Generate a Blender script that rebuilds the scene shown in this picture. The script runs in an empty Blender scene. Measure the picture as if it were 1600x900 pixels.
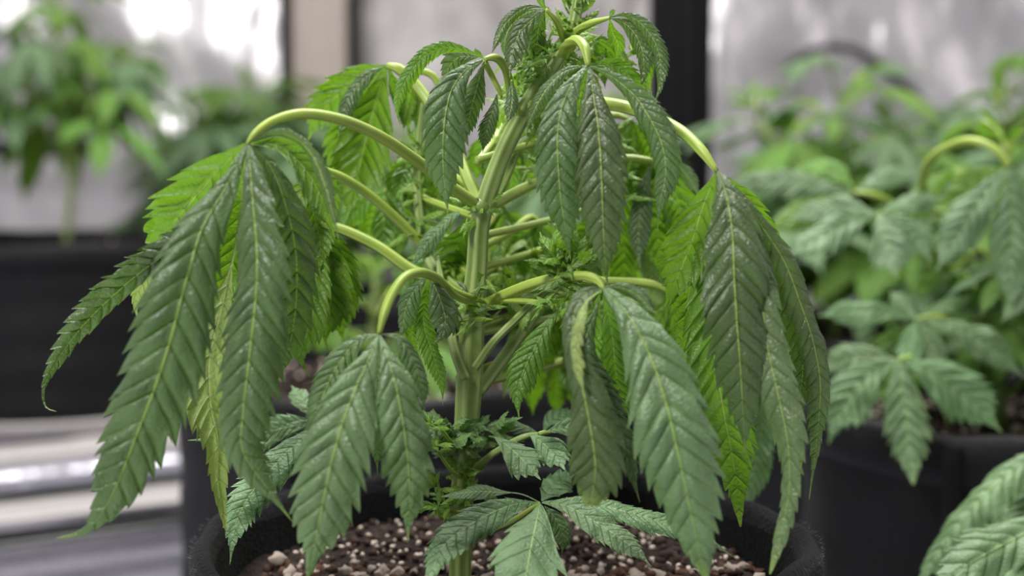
import bpy, math, random
import numpy as np
from mathutils import Vector, Matrix, noise

random.seed(7)
SC = bpy.context.scene
COL = SC.collection

# ------------------------------------------------------------------ camera
CZ = 0.465
PITCH = math.radians(5.2)
LENS = 50.0
FPX = 1600.0 * LENS / 36.0
cam_d = bpy.data.cameras.new('camera')
cam_d.lens = LENS
cam_d.sensor_width = 36.0
cam_d.clip_start = 0.01
cam_d.dof.use_dof = True
cam_d.dof.focus_distance = 0.675
cam_d.dof.aperture_fstop = 4.2
cam = bpy.data.objects.new('camera', cam_d)
COL.objects.link(cam)
cam.location = (0, 0, CZ)
cam.rotation_euler = (math.pi / 2 - PITCH, 0, 0)
SC.camera = cam

# ------------------------------------------------------------------ world, lamps, exposure
w = bpy.data.worlds.new('world')
SC.world = w
w.use_nodes = True
bg = w.node_tree.nodes['Background']
bg.inputs[0].default_value = (0.97, 0.97, 1.0, 1)
bg.inputs[1].default_value = 0.24


def area(name, loc, target, sx, sy, power, col):
    d = bpy.data.lights.new(name, 'AREA')
    d.shape = 'RECTANGLE'
    d.size, d.size_y = sx, sy
    d.energy = power
    d.color = col
    o = bpy.data.objects.new(name, d)
    COL.objects.link(o)
    o.location = loc
    v = Vector(target) - Vector(loc)
    o.rotation_euler = v.to_track_quat('-Z', 'Y').to_euler()
    return o


area('grow_lamp_light', (0.05, 1.30, 1.85), (0.02, 1.05, 0.3), 1.3, 1.0, 60, (1.0, 0.985, 0.94))
area('front_fill_light', (-0.75, -0.35, 1.5), (0.0, 0.72, 0.42), 0.4, 0.4, 28, (1.0, 0.985, 0.96))  # added fill lamp in front, no real source; lifts the camera-facing leaves

SC.view_settings.view_transform = 'Standard'
SC.view_settings.look = 'None'
SC.view_settings.gamma = 1.0
SC.view_settings.use_curve_mapping = False
SC.view_settings.exposure = 0.2

# ------------------------------------------------------------------ helpers
CAMP = np.array([0.0, 0.0, CZ])
CP, SP = math.cos(PITCH), math.sin(PITCH)


def P(px, py, Y):
    """photograph pixel + distance into the tent -> world point"""
    cx, cy = (px - 800.0) / FPX, -(py - 450.0) / FPX
    d = np.array([cx, CP + cy * SP, -SP + cy * CP])
    return CAMP + d * (Y / d[1])


def smooth_curve(pts, n):
    """centripetal Catmull-Rom through pts, resampled by arc length"""
    p = np.array(pts, float)
    if len(p) == 2:
        p = np.array([p[0], (p[0] + p[1]) / 2, p[1]])
    p = np.vstack([2 * p[0] - p[1], p, 2 * p[-1] - p[-2]])
    out = []
    for i in range(1, len(p) - 2):
        p0, p1, p2, p3 = p[i - 1], p[i], p[i + 1], p[i + 2]
        t0 = 0.0
        t1 = t0 + max(1e-6, np.linalg.norm(p1 - p0)) ** 0.5
        t2 = t1 + max(1e-6, np.linalg.norm(p2 - p1)) ** 0.5
        t3 = t2 + max(1e-6, np.linalg.norm(p3 - p2)) ** 0.5
        for t in np.linspace(t1, t2, 24, endpoint=False):
            a1 = (t1 - t) / (t1 - t0) * p0 + (t - t0) / (t1 - t0) * p1
            a2 = (t2 - t) / (t2 - t1) * p1 + (t - t1) / (t2 - t1) * p2
            a3 = (t3 - t) / (t3 - t2) * p2 + (t - t2) / (t3 - t2) * p3
            b1 = (t2 - t) / (t2 - t0) * a1 + (t - t0) / (t2 - t0) * a2
            b2 = (t3 - t) / (t3 - t1) * a2 + (t - t1) / (t3 - t1) * a3
            out.append((t2 - t) / (t2 - t1) * b1 + (t - t1) / (t2 - t1) * b2)
    out.append(p[-2])
    out = np.array(out)
    s = np.concatenate([[0], np.cumsum(np.linalg.norm(np.diff(out, axis=0), axis=1))])
    u = np.linspace(0, s[-1], n)
    return np.stack([np.interp(u, s, out[:, k]) for k in range(out.shape[1])], 1), s[-1]


def unit(v):
    return v / np.maximum(1e-12, np.linalg.norm(v, axis=-1, keepdims=True))


def mesh_of(name, verts, faces, mat=None, smooth=True, attrs=None):
    me = bpy.data.meshes.new(name)
    me.from_pydata([tuple(v) for v in verts], [], faces)
    if smooth:
        me.polygons.foreach_set('use_smooth', [True] * len(me.polygons))
    for k, a in (attrs or {}).items():
        at = me.attributes.new(k, 'FLOAT', 'POINT')
        at.data.foreach_set('value', np.asarray(a, dtype=np.float32))
    if mat is not None:
        me.materials.append(mat)
    me.update()
    return me


WORLD_AT = {}


def put(name, me, org, parent=None):
    """link a mesh whose vertices are relative to org (a world point)"""
    o = bpy.data.objects.new(name, me)
    COL.objects.link(o)
    WORLD_AT[o.name] = np.array(org, float)
    if parent is not None:
        o.parent = parent
        o.location = np.array(org) - WORLD_AT[parent.name]
    else:
        o.location = org
    return o


def thing(name, label, cat, org, group=None):
    o = bpy.data.objects.new(name, None)
    COL.objects.link(o)
    o.empty_display_size = 0.02
    o.location = org
    WORLD_AT[o.name] = np.array(org, float)
    o['label'] = label
    o['category'] = cat
    if group:
        o['group'] = group
    return o


def tag(o, label=None, cat=None, group=None, kind=None):
    for k, v in (('label', label), ('category', cat), ('group', group), ('kind', kind)):
        if v:
            o[k] = v
    return o


# ------------------------------------------------------------------ materials
def srgb(r, g, b):
    f = lambda c: (c / 255 / 12.92) if c / 255 <= 0.04045 else ((c / 255 + 0.055) / 1.055) ** 2.4
    return (f(r), f(g), f(b), 1.0)


class NT:
    def __init__(self, name):
        self.m = bpy.data.materials.new(name)
        self.m.use_nodes = True
        self.t = self.m.node_tree
        self.t.nodes.clear()
        self.out = self.t.nodes.new('ShaderNodeOutputMaterial')

    def n(self, typ, **kw):
        nd = self.t.nodes.new(typ)
        for k, v in kw.items():
            setattr(nd, k, v)
        return nd

    def l(self, a, b):
        self.t.links.new(a, b)

    def val(self, sock, v):
        if hasattr(v, 'links') or hasattr(v, 'is_linked'):
            self.l(v, sock)
        else:
            sock.default_value = v

    def math(self, op, a, b=0.0, clamp=False):
        nd = self.n('ShaderNodeMath', operation=op, use_clamp=clamp)
        self.val(nd.inputs[0], a)
        self.val(nd.inputs[1], b)
        return nd.outputs[0]

    def mix(self, f, a, b, blend='MIX'):
        nd = self.n('ShaderNodeMix', data_type='RGBA', blend_type=blend)
        self.val(nd.inputs['Factor'], f)
        self.val(nd.inputs['A'], a) if False else self.val(nd.inputs[6], a)
        self.val(nd.inputs[7], b)
        return nd.outputs[2]

    def attr(self, name):
        return self.n('ShaderNodeAttribute', attribute_name=name).outputs['Fac']

    def noise(self, scale, detail=3, rough=0.55, co=None):
        nd = self.n('ShaderNodeTexNoise')
        nd.inputs['Scale'].default_value = scale
        nd.inputs['Detail'].default_value = detail
        nd.inputs['Roughness'].default_value = rough
        if co is not None:
            self.l(co, nd.inputs['Vector'])
        return nd.outputs['Fac']

    def ramp(self, f, a, b):
        nd = self.n('ShaderNodeMapRange', clamp=True)
        self.val(nd.inputs[0], f)
        nd.inputs[1].default_value, nd.inputs[2].default_value = a, b
        return nd.outputs[0]

    def bump(self, h, strength, dist):
        nd = self.n('ShaderNodeBump')
        nd.inputs['Strength'].default_value = strength
        nd.inputs['Distance'].default_value = dist
        self.l(h, nd.inputs['Height'])
        return nd.outputs[0]

    def principled(self, col, rough=0.5, metal=0.0, spec=0.5, normal=None):
        b = self.n('ShaderNodeBsdfPrincipled')
        self.val(b.inputs['Base Color'], col)
        self.val(b.inputs['Roughness'], rough)
        self.val(b.inputs['Metallic'], metal)
        b.inputs['Specular IOR Level'].default_value = spec
        if normal is not None:
            self.l(normal, b.inputs['Normal'])
        return b

    def done(self, shader):
        self.l(shader, self.out.inputs[0])
        return self.m


def leaf_material(name, upper, under, trans, rib, transl=0.42, rough=0.42, spec=0.5):
    N = NT(name)
    co = N.n('ShaderNodeTexCoord').outputs['Object']
    info = N.n('ShaderNodeObjectInfo')
    geo = N.n('ShaderNodeNewGeometry')
    n1 = N.noise(55, 4, 0.6, co)
    var = N.ramp(n1, 0.3, 0.75)
    up = N.mix(var, upper, tuple(c * 1.45 for c in upper[:3]) + (1,))
    col = N.mix(geo.outputs['Backfacing'], up, under)
    hsv = N.n('ShaderNodeHueSaturation')
    N.l(N.math('ADD', N.math('MULTIPLY', info.outputs['Random'], 0.3), 0.85), hsv.inputs['Value'])
    N.l(N.math('ADD', N.math('MULTIPLY', info.outputs['Random'], 0.025), 0.4875), hsv.inputs['Hue'])
    N.l(col, hsv.inputs['Color'])
    col = hsv.outputs['Color']
    # side veins follow the teeth, midrib runs down the middle
    ph = N.math('FRACT', N.attr('vein'))
    d = N.math('ABSOLUTE', N.math('SUBTRACT', ph, 0.9))
    vein = N.math('SUBTRACT', 1.0, N.ramp(d, 0.01, 0.06))
    vein = N.math('MULTIPLY', vein, 0.12)
    ribm = N.math('MULTIPLY', N.ramp(N.attr('rib'), 0.35, 0.8), 0.85)
    mask = N.math('MAXIMUM', vein, ribm)
    tip = N.math('MULTIPLY', N.ramp(N.attr('along'), 0.93, 1.0), 0.55)
    mask = N.math('MAXIMUM', mask, tip)
    col = N.mix(mask, col, rib)
    vo = N.n('ShaderNodeTexVoronoi', feature='DISTANCE_TO_EDGE')
    vo.inputs['Scale'].default_value = 380
    N.l(co, vo.inputs['Vector'])
    h = N.math('ADD', N.math('MULTIPLY', N.ramp(vo.outputs['Distance'], 0.0, 0.3), 0.35),
               N.math('MULTIPLY', N.noise(420, 3, 0.6, co), 0.8))
    h = N.math('ADD', h, N.math('MULTIPLY', N.ramp(d, 0.0, 0.09), 1.1))
    nor = N.bump(h, 0.7, 0.0007)
    b = N.principled(col, N.math('ADD', N.math('MULTIPLY', n1, 0.2), rough - 0.1), 0.0, spec, nor)
    t = N.n('ShaderNodeBsdfTranslucent')
    N.l(N.mix(N.math('MULTIPLY', mask, 0.6), trans, rib), t.inputs['Color'])
    N.l(nor, t.inputs['Normal'])
    mx = N.n('ShaderNodeMixShader')
    mx.inputs[0].default_value = transl
    N.l(b.outputs[0], mx.inputs[1])
    N.l(t.outputs[0], mx.inputs[2])
    return N.done(mx.outputs[0])


RIB = srgb(160, 186, 92)
LEAF = {
    'dark': leaf_material('leaf_dark', srgb(74, 93, 58), srgb(104, 136, 56), srgb(84, 124, 22), RIB, 0.25, 0.40, 0.6),
    'mid': leaf_material('leaf_mid', srgb(92, 114, 76), srgb(112, 142, 66), srgb(84, 124, 26), RIB, 0.24, 0.40, 0.6),
    'fresh': leaf_material('leaf_fresh', srgb(94, 122, 82), srgb(124, 152, 88), srgb(88, 128, 44), srgb(150, 178, 104), 0.25, 0.48),
    'bright': leaf_material('leaf_bright_backlit', srgb(84, 120, 48), srgb(104, 142, 50), srgb(108, 154, 24), RIB, 0.40, 0.42),  # brighter green for undersides, with the backlit glow put into the colour
    'pale': leaf_material('leaf_pale', srgb(138, 158, 92), srgb(146, 166, 100), srgb(124, 152, 50), srgb(190, 196, 130), 0.34, 0.46),
    'tuft': leaf_material('leaf_young', srgb(112, 148, 58), srgb(128, 160, 66), srgb(126, 168, 36), srgb(170, 192, 96), 0.40, 0.42),
    'young': leaf_material('leaf_low_shoot', srgb(104, 134, 80), srgb(124, 152, 84), srgb(104, 144, 44), srgb(150, 178, 100), 0.32, 0.48),
    'far': leaf_material('leaf_far', srgb(100, 124, 92), srgb(116, 148, 76), srgb(100, 146, 44), srgb(140, 168, 90), 0.36, 0.48),
    'farbright': leaf_material('leaf_far_bright', srgb(98, 134, 60), srgb(118, 154, 62), srgb(112, 160, 36), srgb(150, 180, 80), 0.40, 0.50),
}


def stem_material(name, a, b, pale):
    N = NT(name)
    co = N.n('ShaderNodeTexCoord').outputs['Object']
    nz = N.noise(40, 3, 0.5, co)
    col = N.mix(N.ramp(nz, 0.35, 0.7), a, b)
    st = N.ramp(N.attr('stripe'), 0.25, 0.95)
    col = N.mix(N.math('MULTIPLY', st, 0.6), col, pale)
    h = N.math('ADD', N.attr('stripe'), N.math('MULTIPLY', N.noise(500, 2, 0.5, co), 0.5))
    nor = N.bump(h, 0.3, 0.0005)
    p = N.principled(col, 0.42, 0, 0.5, nor)
    return N.done(p.outputs[0])


STEM = stem_material('stem_green', srgb(98, 122, 58), srgb(126, 148, 78), srgb(168, 184, 116))
PETI = stem_material('petiole_green', srgb(112, 140, 46), srgb(140, 162, 62), srgb(178, 192, 102))


# ------------------------------------------------------------------ leaflet and stem builders
WP_T = [0, .06, .14, .24, .36, .48, .60, .71, .80, .87, .91, .95, 1.0]
WP_W = [.05, .15, .42, .74, .94, 1.0, .93, .75, .49, .23, .10, .045, .01]
FULL = ([0, .04, .1, .18, .3, .45, .6, .72, .81, .88, .92, .955, 1], [.1, .24, .55, .80, .96, 1, .92, .74, .5, .26, .1, .04, .01])
SCOL = np.array([0.0, .012, .032, .13, .3, .5, .7, .87, 1.0])


def leaflet_data(pts, nrm_fn, W, n=14, fold=(0.8, 0.8), tooth=0.26, relief=0.07, ripple=0.05,
                 shear=1.1, seed=0, rows=5, cols=None, wprof=None, crumple=0.0):
    """serrated leaflet along a 3D spine: verts, faces and the vein / rib / along values"""
    rnd = random.Random(seed)
    sc = SCOL if cols is None else cols
    M = 220
    C, L = smooth_curve(pts, M)
    T = unit(np.gradient(C, axis=0))
    u = np.linspace(0, 1, M)
    Nn = nrm_fn(C, T, u)
    Nn = unit(Nn - (Nn * T).sum(1, keepdims=True) * T)
    B = np.cross(T, Nn)
    phs = {5: [.03, .2, .5, .78, .9, .97], 3: [0.05, .5, .95], 4: [.03, .4, .75, .97]}[rows]
    bnd = np.array([(k + (rnd.uniform(-.22, .22) if 0 < k < n else 0)) / n for k in range(n + 1)])
    ts, phi, ki = [0.0], [0.0], [0]
    for k in range(n):
        for f in phs:
            ts.append(bnd[k] + f * (bnd[k + 1] - bnd[k]))
            phi.append(f)
            ki.append(k)
    ts, phi, ki = np.array(ts + [1.0]), np.array(phi + [1.0]), np.array(ki + [n - 1])
    nr = len(ts)
    wt, ww = (WP_T, WP_W) if wprof is None else wprof
    w0 = np.interp(ts, wt, ww) * W
    w0 = np.interp(np.clip(ts + 0.5 * shear * w0 / L, 0, 1), wt, ww) * W
    w0[0] = ww[0] * W
    w0[-1] = ww[-1] * W
    # smooth the profile a little
    w0[1:-1] = (w0[:-2] + w0[2:] + 2 * w0[1:-1]) / 4
    ns = len(sc)
    V = np.zeros((nr, 2 * ns - 1, 3))
    A_v = np.zeros((nr, 2 * ns - 1))
    A_r = np.zeros((nr, 2 * ns - 1))
    A_a = np.zeros((nr, 2 * ns - 1))
    td = {}
    wob = [rnd.uniform(0, 6.28) for _ in range(6)]
    for side in (1, -1):
        fo = fold[0] if side > 0 else fold[1]
        tdep = np.array([tooth * rnd.uniform(0.45, 1.35) for _ in range(n + 1)])
        for j, s in enumerate(sc):
            if side < 0 and j == 0:
                continue
            edge = max(0.0, (s - 0.55) / 0.45)
            cut = 1 - tdep[ki] * (1 - phi) * edge * np.clip((0.97 - ts) / 0.12, 0.15, 1)
            wloc = w0 * cut * s
            tt = np.clip(ts + np.minimum(shear * s * w0 / L, 0.75 * (1 - ts)) * (1 - 0.25 * edge * (1 - phi)), 0, 1)
            c = np.stack([np.interp(tt, u, C[:, k]) for k in range(3)], 1)
            nn = np.stack([np.interp(tt, u, Nn[:, k]) for k in range(3)], 1)
            bb = np.stack([np.interp(tt, u, B[:, k]) for k in range(3)], 1)
            f_t = fo * (0.55 + 0.45 * np.sin(np.pi * np.clip(ts, 0, 1)))
            th = f_t * s
            x = np.where(np.abs(f_t) > 1e-3, np.sin(th) / np.maximum(1e-3, np.abs(f_t)) * np.sign(f_t + 1e-9), s) * (w0 * cut)
            z = -(1 - np.cos(th)) / np.where(np.abs(f_t) > 1e-3, f_t, 1e9) * (w0 * cut)
            prof = math.sin(math.pi * min(1.0, s ** 0.7)) if s < 1 else 0.0
            ps = (phi + 0.1 + 1e-6) % 1.0
            bul = 1.75 * ps ** 0.45 * np.clip(1 - ps, 0, 1) ** 0.6
            z = z + relief * w0 * (prof * (bul * (1 + 0.35 * np.sin(ts * 41 + wob[2] + s * 5 * side)) - 0.35))
            z = z - relief * 0.45 * w0 * math.exp(-((s - 0.04) / 0.03) ** 2)
            z = z + ripple * w0 * s * (np.sin(ts * 17 + wob[0] + side) + 0.6 * np.sin(ts * 31 + wob[1] * side))
            if crumple:
                z = z + crumple * w0 * min(1.0, s * 1.6) * np.array([noise.noise((t_ * L / W * 0.9, s * side * 1.1, seed * 3.7)) + 0.5 * noise.noise((t_ * L / W * 2.6, s * side * 2.8, seed * 1.3)) for t_ in tt])
            col = ns - 1 + side * j
            # margin rows twist back into the surface normal of the fold
            V[:, col] = c + bb * (side * x)[:, None] + nn * z[:, None]
            A_v[:, col] = ki + np.minimum(phi, 0.995)
            A_r[:, col] = 1.0 if s < 0.03 else (0.25 if s < 0.06 else 0.0)
            A_a[:, col] = tt
    nc = 2 * ns - 1
    F = []
    for i in range(nr - 1):
        for j in range(nc - 1):
            a = i * nc + j
            F.append((a, a + 1, a + nc + 1, a + nc))
    return V.reshape(-1, 3), F, {'vein': A_v.ravel(), 'rib': A_r.ravel(), 'along': A_a.ravel()}


def facing(roll0=0.0, roll1=None, flip=False, seed=0):
    """upper side turned to the open front of the tent, rolled about the midrib"""
    r1 = roll0 if roll1 is None else roll1
    q = random.Random(seed + 5000)
    w1, w2 = q.uniform(0, 6.28), q.uniform(0, 6.28)

    def fn(C, T, u):
        v = unit(CAMP - C)
        v = unit(v - (v * T).sum(1, keepdims=True) * T)
        b = np.cross(T, v)
        a = np.radians(roll0 + (r1 - roll0) * u + 9 * np.sin(u * 6 + w1) + 5 * np.sin(u * 14 + w2) + (180 if flip else 0))[:, None]
        return v * np.cos(a) + b * np.sin(a)
    return fn


def tube_data(pts, radii, seg=14, ridges=5, ridge=0.07, n=None, cap=True):
    p = np.array(pts, float)
    n = n or max(8, 8 * (len(p) - 1))
    if len(p) == 2:
        n = n or 8
    C, L = smooth_curve(p, n)
    s = np.concatenate([[0], np.cumsum(np.linalg.norm(np.diff(p, axis=0), axis=1))])
    r = np.interp(np.linspace(0, s[-1], n), s, radii)
    T = unit(np.gradient(C, axis=0))
    ref = np.array([0.3, -0.9, 0.25])
    A = unit(np.cross(T, ref[None]))
    Bv = np.cross(T, A)
    th = np.linspace(0, 2 * np.pi, seg, endpoint=False)
    k = 1 + ridge * np.cos(ridges * th)
    V = C[:, None] + (A[:, None] * np.cos(th)[None, :, None] + Bv[:, None] * np.sin(th)[None, :, None]) * (r[:, None] * k[None])[..., None]
    st = np.tile(0.5 + 0.5 * np.cos(ridges * th), (n, 1))
    F = []
    for i in range(n - 1):
        for j in range(seg):
            a, b = i * seg + j, i * seg + (j + 1) % seg
            F.append((a, b, b + seg, a + seg))
    if cap:
        F.append(tuple(range(seg))[::-1])
        F.append(tuple(range((n - 1) * seg, n * seg)))
    return V.reshape(-1, 3), F, {'stripe': st.ravel()}


def add_tube(name, pts, radii, mat, parent, **kw):
    V, F, A = tube_data(pts, radii, **kw)
    org = np.array(pts[0], float)
    return put(name, mesh_of(name, V - org, F, mat, True, A), org, parent)


class Mesh:
    """collects pieces of one part"""
    def __init__(self):
        self.V, self.F, self.A, self.c = [], [], {}, 0

    def add(self, V, F, A=None):
        self.V.append(np.asarray(V))
        self.F += [tuple(i + self.c for i in f) for f in F]
        for k, a in (A or {}).items():
            self.A.setdefault(k, []).append((self.c, np.asarray(a)))
        self.c += len(V)

    def build(self, name, mat, org, parent=None, smooth=True):
        V = np.vstack(self.V)
        at = {}
        for k, lst in self.A.items():
            arr = np.zeros(len(V))
            for c, a in lst:
                arr[c:c + len(a)] = a
            at[k] = arr
        return put(name, mesh_of(name, V - np.array(org), self.F, mat, smooth, at), org, parent)


def box_mesh(x0, x1, y0, y1, z0, z1):
    V = [(x, y, z) for z in (z0, z1) for y in (y0, y1) for x in (x0, x1)]
    F = [(0, 2, 3, 1), (4, 5, 7, 6), (0, 1, 5, 4), (2, 6, 7, 3), (0, 4, 6, 2), (1, 3, 7, 5)]
    return np.array(V, float), F

# ------------------------------------------------------------------ the tent
def mylar(name, col, rough, scale, strength):
    N = NT(name)
    co = N.n('ShaderNodeTexCoord').outputs['Object']
    mp = N.n('ShaderNodeMapping')
    mp.inputs['Scale'].default_value = (1, 1, 0.4)
    N.l(co, mp.inputs['Vector'])
    co = mp.outputs[0]
    h = N.math('ADD', N.noise(scale, 3, 0.5, co), N.math('MULTIPLY', N.noise(scale * 4, 2, 0.5, co), 0.25))
    nor = N.bump(h, strength, 0.04)
    rg = N.math('ADD', N.math('MULTIPLY', N.noise(scale * 2, 2, 0.5, co), 0.25), rough)
    return N.done(N.principled(col, rg, 0.65, 0.5, nor).outputs[0])


def plain(name, col, rough=0.7, bump=0.0, scale=300, sheen=0.0, spec=0.4, var=0.25):
    N = NT(name)
    co = N.n('ShaderNodeTexCoord').outputs['Object']
    nz = N.noise(scale, 4, 0.6, co)
    dark = tuple(c * (1 - var) for c in col[:3]) + (1,)
    lite = tuple(c * (1 + var) for c in col[:3]) + (1,)
    c = N.mix(N.ramp(nz, 0.3, 0.7), dark, lite)
    nor = N.bump(nz, bump, 0.002) if bump else None
    p = N.principled(c, rough, 0, spec, nor)
    if sheen:
        p.inputs['Sheen Weight'].default_value = sheen
        p.inputs['Sheen Roughness'].default_value = 0.5
    return N.done(p.outputs[0])


MYLAR = mylar('mylar_silver', srgb(196, 193, 196), 0.18, 3.6, 1.1)
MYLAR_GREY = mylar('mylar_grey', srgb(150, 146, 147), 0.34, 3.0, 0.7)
MYLAR_FLOOR = mylar('mylar_floor', srgb(198, 196, 208), 0.25, 9.0, 0.8)
BLACKCLOTH = plain('black_tent_cloth', srgb(12, 12, 15), 0.6, 0.2, 120, spec=0.12)
BEIGE = plain('beige_panel', srgb(160, 148, 143), 0.6, 0.1, 20, var=0.06)
FELT = plain('black_felt', srgb(15, 15, 18), 0.95, 1.0, 420, sheen=0.03, spec=0.15, var=0.55)
FUZZ = plain('felt_fibre', srgb(86, 86, 92), 0.9, 0.0, 100)
FELT_FAR = plain('black_felt_smooth', srgb(12, 12, 15), 0.6, 0.5, 60, sheen=0.02, spec=0.22, var=0.35)
RIMWHITE = plain('white_plastic', srgb(158, 153, 153), 0.45, 0.0, 30, var=0.05)
BLACKPL = plain('black_plastic', srgb(14, 14, 17), 0.4, 0.0, 30)


def wrinkle_grid(nx, nz, fn):
    V, F = [], []
    for i in range(nz + 1):
        for j in range(nx + 1):
            V.append(fn(j / nx, i / nz))
    for i in range(nz):
        for j in range(nx):
            a = i * (nx + 1) + j
            F.append((a, a + 1, a + nx + 2, a + nx + 1))
    return np.array(V), F


def struct(name, V, F, mat, parent=None, smooth=True):
    V = np.array(V)
    org = np.array([V[:, 0].mean(), V[:, 1].mean(), V[:, 2].min()])
    o = put(name, mesh_of(name, V - org, F, mat, smooth), org, parent)
    if parent is None:
        o['kind'] = 'structure'
    return o


XL, XR, YB, YF, ZT = -1.45, 1.55, 2.75, -0.25, 2.1
V, F = wrinkle_grid(30, 30, lambda a, b: (XL + (XR - XL) * a, YF + (YB - YF) * b,
                                         0.006 * noise.noise((a * 9, b * 9, 0.3))-0.006))
struct('floor', V, F, MYLAR_FLOOR)


def wr(x, z, s):
    return 0.045 * noise.noise((x * 2.3, z * 1.3, s)) + 0.022 * noise.noise((x * 6.5 + 2 * z, z * 3.5, s + 4)) \
        + 0.006 * abs(noise.noise((x * 15, z * 9 + x * 5, s + 9)))


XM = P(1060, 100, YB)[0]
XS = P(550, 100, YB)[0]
V, F = wrinkle_grid(70, 60, lambda a, b: (XL + (XS - XL) * a, YB + wr(XL + (XS - XL) * a, ZT * b, 1.0), ZT * b))
struct('wall_back_left', V, F, MYLAR)
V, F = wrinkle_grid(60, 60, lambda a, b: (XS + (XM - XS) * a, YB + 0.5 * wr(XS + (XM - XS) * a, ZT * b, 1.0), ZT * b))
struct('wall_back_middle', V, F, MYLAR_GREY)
V, F = wrinkle_grid(70, 60, lambda a, b: (XM + (XR - XM) * a, YB + 1.3 * wr(XM + (XR - XM) * a, ZT * b, 5.0), ZT * b))
struct('wall_back_right', V, F, MYLAR)
V, F = wrinkle_grid(60, 50, lambda a, b: (XL + wr(a * 3, ZT * b, 8.0) * 0.6, YF + (YB - YF) * a, ZT * b))
struct('wall_left', V, F, MYLAR)
V, F = wrinkle_grid(60, 50, lambda a, b: (XR + wr(a * 3, ZT * b, 12.0) * 0.6, YF + (YB - YF) * a, ZT * b))
struct('wall_right', V, F, MYLAR)


def strip(name, px0, px1, Y, mat, depth=0.02, z0=0.0, z1=ZT):
    a, b = P(px0, 100, Y)[0], P(px1, 100, Y)[0]
    n = 24
    V, F = [], []
    # a pleated upright band: rounded section with shallow folds, swept from the floor to the roof
    sec = []
    for k in range(13):
        t = k / 12
        sec.append((a + (b - a) * t, Y - depth * (0.55 + 0.45 * math.sin(math.pi * t)) - 0.18 * depth * math.sin(t * 22)))
    sec += [(b, Y + 0.004), (a, Y + 0.004)]
    m = len(sec)
    for i in range(n + 1):
        z = z0 + (z1 - z0) * i / n
        for k, (x, y) in enumerate(sec):
            V.append((x + 0.003 * noise.noise((z * 3, x * 3, 2)), y, z))
    for i in range(n):
        for k in range(m):
            F.append((i * m + k, i * m + (k + 1) % m, (i + 1) * m + (k + 1) % m, (i + 1) * m + k))
    return struct(name, V, F, mat)


strip('trim_1', 437, 456, YB - 0.09, BLACKCLOTH)
strip('trim_2', 456, 545, YB - 0.085, BEIGE, 0.012)
strip('trim_3', 545, 563, YB - 0.09, BLACKCLOTH)
strip('trim_4', 1012, 1108, 2.05, BLACKCLOTH, 0.05)
# black cross pole low on the left wall
A_ = [P(-180, 236, 2.58), P(20, 233, 2.58), P(172, 230, 2.58)]
V, F, _ = tube_data(A_, [0.017] * 3, seg=12, ridges=2, ridge=0.0)
struct('trim_5', V, F, BLACKPL)

# dark cable slung across the right wall
A_ = [P(1225, 112, 2.67), P(1255, 88, 2.66), P(1300, 73, 2.66), P(1345, 84, 2.66), P(1385, 110, 2.66), P(1430, 150, 2.66), P(1480, 210, 2.67)]
cb = add_tube('hanging_cable', A_, [0.0085] * 7, BLACKPL, None, seg=10, ridges=2, ridge=0.0)
tag(cb, 'dark cable arched against the shiny silver wall', 'cable')


# ------------------------------------------------------------------ grow bags and soil
def lathe_wobble(prof, seg, cx, cy, wob, seed, close=False):
    V, F = [], []
    for (r, z) in prof:
        for k in range(seg):
            th = 2 * math.pi * k / seg
            c, s = math.cos(th), math.sin(th)
            f = wob * (noise.noise((c * 1.3, s * 1.3, seed + z * 4)) + 0.5 * noise.noise((c * 4, s * 4, seed + z * 9)))
            dz = wob * 0.7 * noise.noise((c * 2, s * 2, seed + 7)) if z > 0.05 else 0
            V.append((cx + (r + f) * c, cy + (r + f) * s, z + dz))
    m = len(prof)
    for i in range(m - 1):
        for k in range(seg):
            a, b = i * seg + k, i * seg + (k + 1) % seg
            F.append((a, b, b + seg, a + seg))
    return np.array(V), F


def soil_material():
    N = NT('potting_soil')
    co = N.n('ShaderNodeTexCoord').outputs['Object']
    n1 = N.noise(140, 5, 0.7, co)
    c = N.mix(N.ramp(n1, 0.35, 0.7), srgb(16, 11, 10), srgb(52, 37, 31))
    return N.done(N.principled(c, 0.9, 0, 0.25, N.bump(n1, 1.0, 0.006)).outputs[0])


SOIL = soil_material()
PERL = plain('perlite', srgb(212, 194, 182), 0.85, 0.8, 350, var=0.25)
PERL2 = plain('perlite_stained', srgb(96, 66, 52), 0.9, 0.6, 500, var=0.3)
BARK = plain('bark_crumb', srgb(52, 34, 27), 0.9, 0.6, 400, var=0.4)

ICO_V = None


def ico():
    t = (1 + 5 ** 0.5) / 2
    V = unit(np.array([(-1, t, 0), (1, t, 0), (-1, -t, 0), (1, -t, 0), (0, -1, t), (0, 1, t), (0, -1, -t), (0, 1, -t),
                       (t, 0, -1), (t, 0, 1), (-t, 0, -1), (-t, 0, 1)], float))
    F = [(0, 11, 5), (0, 5, 1), (0, 1, 7), (0, 7, 10), (0, 10, 11), (1, 5, 9), (5, 11, 4), (11, 10, 2), (10, 7, 6), (7, 1, 8),
         (3, 9, 4), (3, 4, 2), (3, 2, 6), (3, 6, 8), (3, 8, 9), (4, 9, 5), (2, 4, 11), (6, 2, 10), (8, 6, 7), (9, 8, 1)]
    return V, F


def ico2():
    V, F = ico()
    V = [tuple(v) for v in V]
    cache, F2 = {}, []

    def mid(a, b):
        k = (min(a, b), max(a, b))
        if k not in cache:
            m = np.array(V[a]) + np.array(V[b])
            V.append(tuple(m / np.linalg.norm(m)))
            cache[k] = len(V) - 1
        return cache[k]
    for a, b, c in F:
        x, y, z = mid(a, b), mid(b, c), mid(c, a)
        F2 += [(a, x, z), (b, y, x), (c, z, y), (x, y, z)]
    return np.array(V), F2


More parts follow.
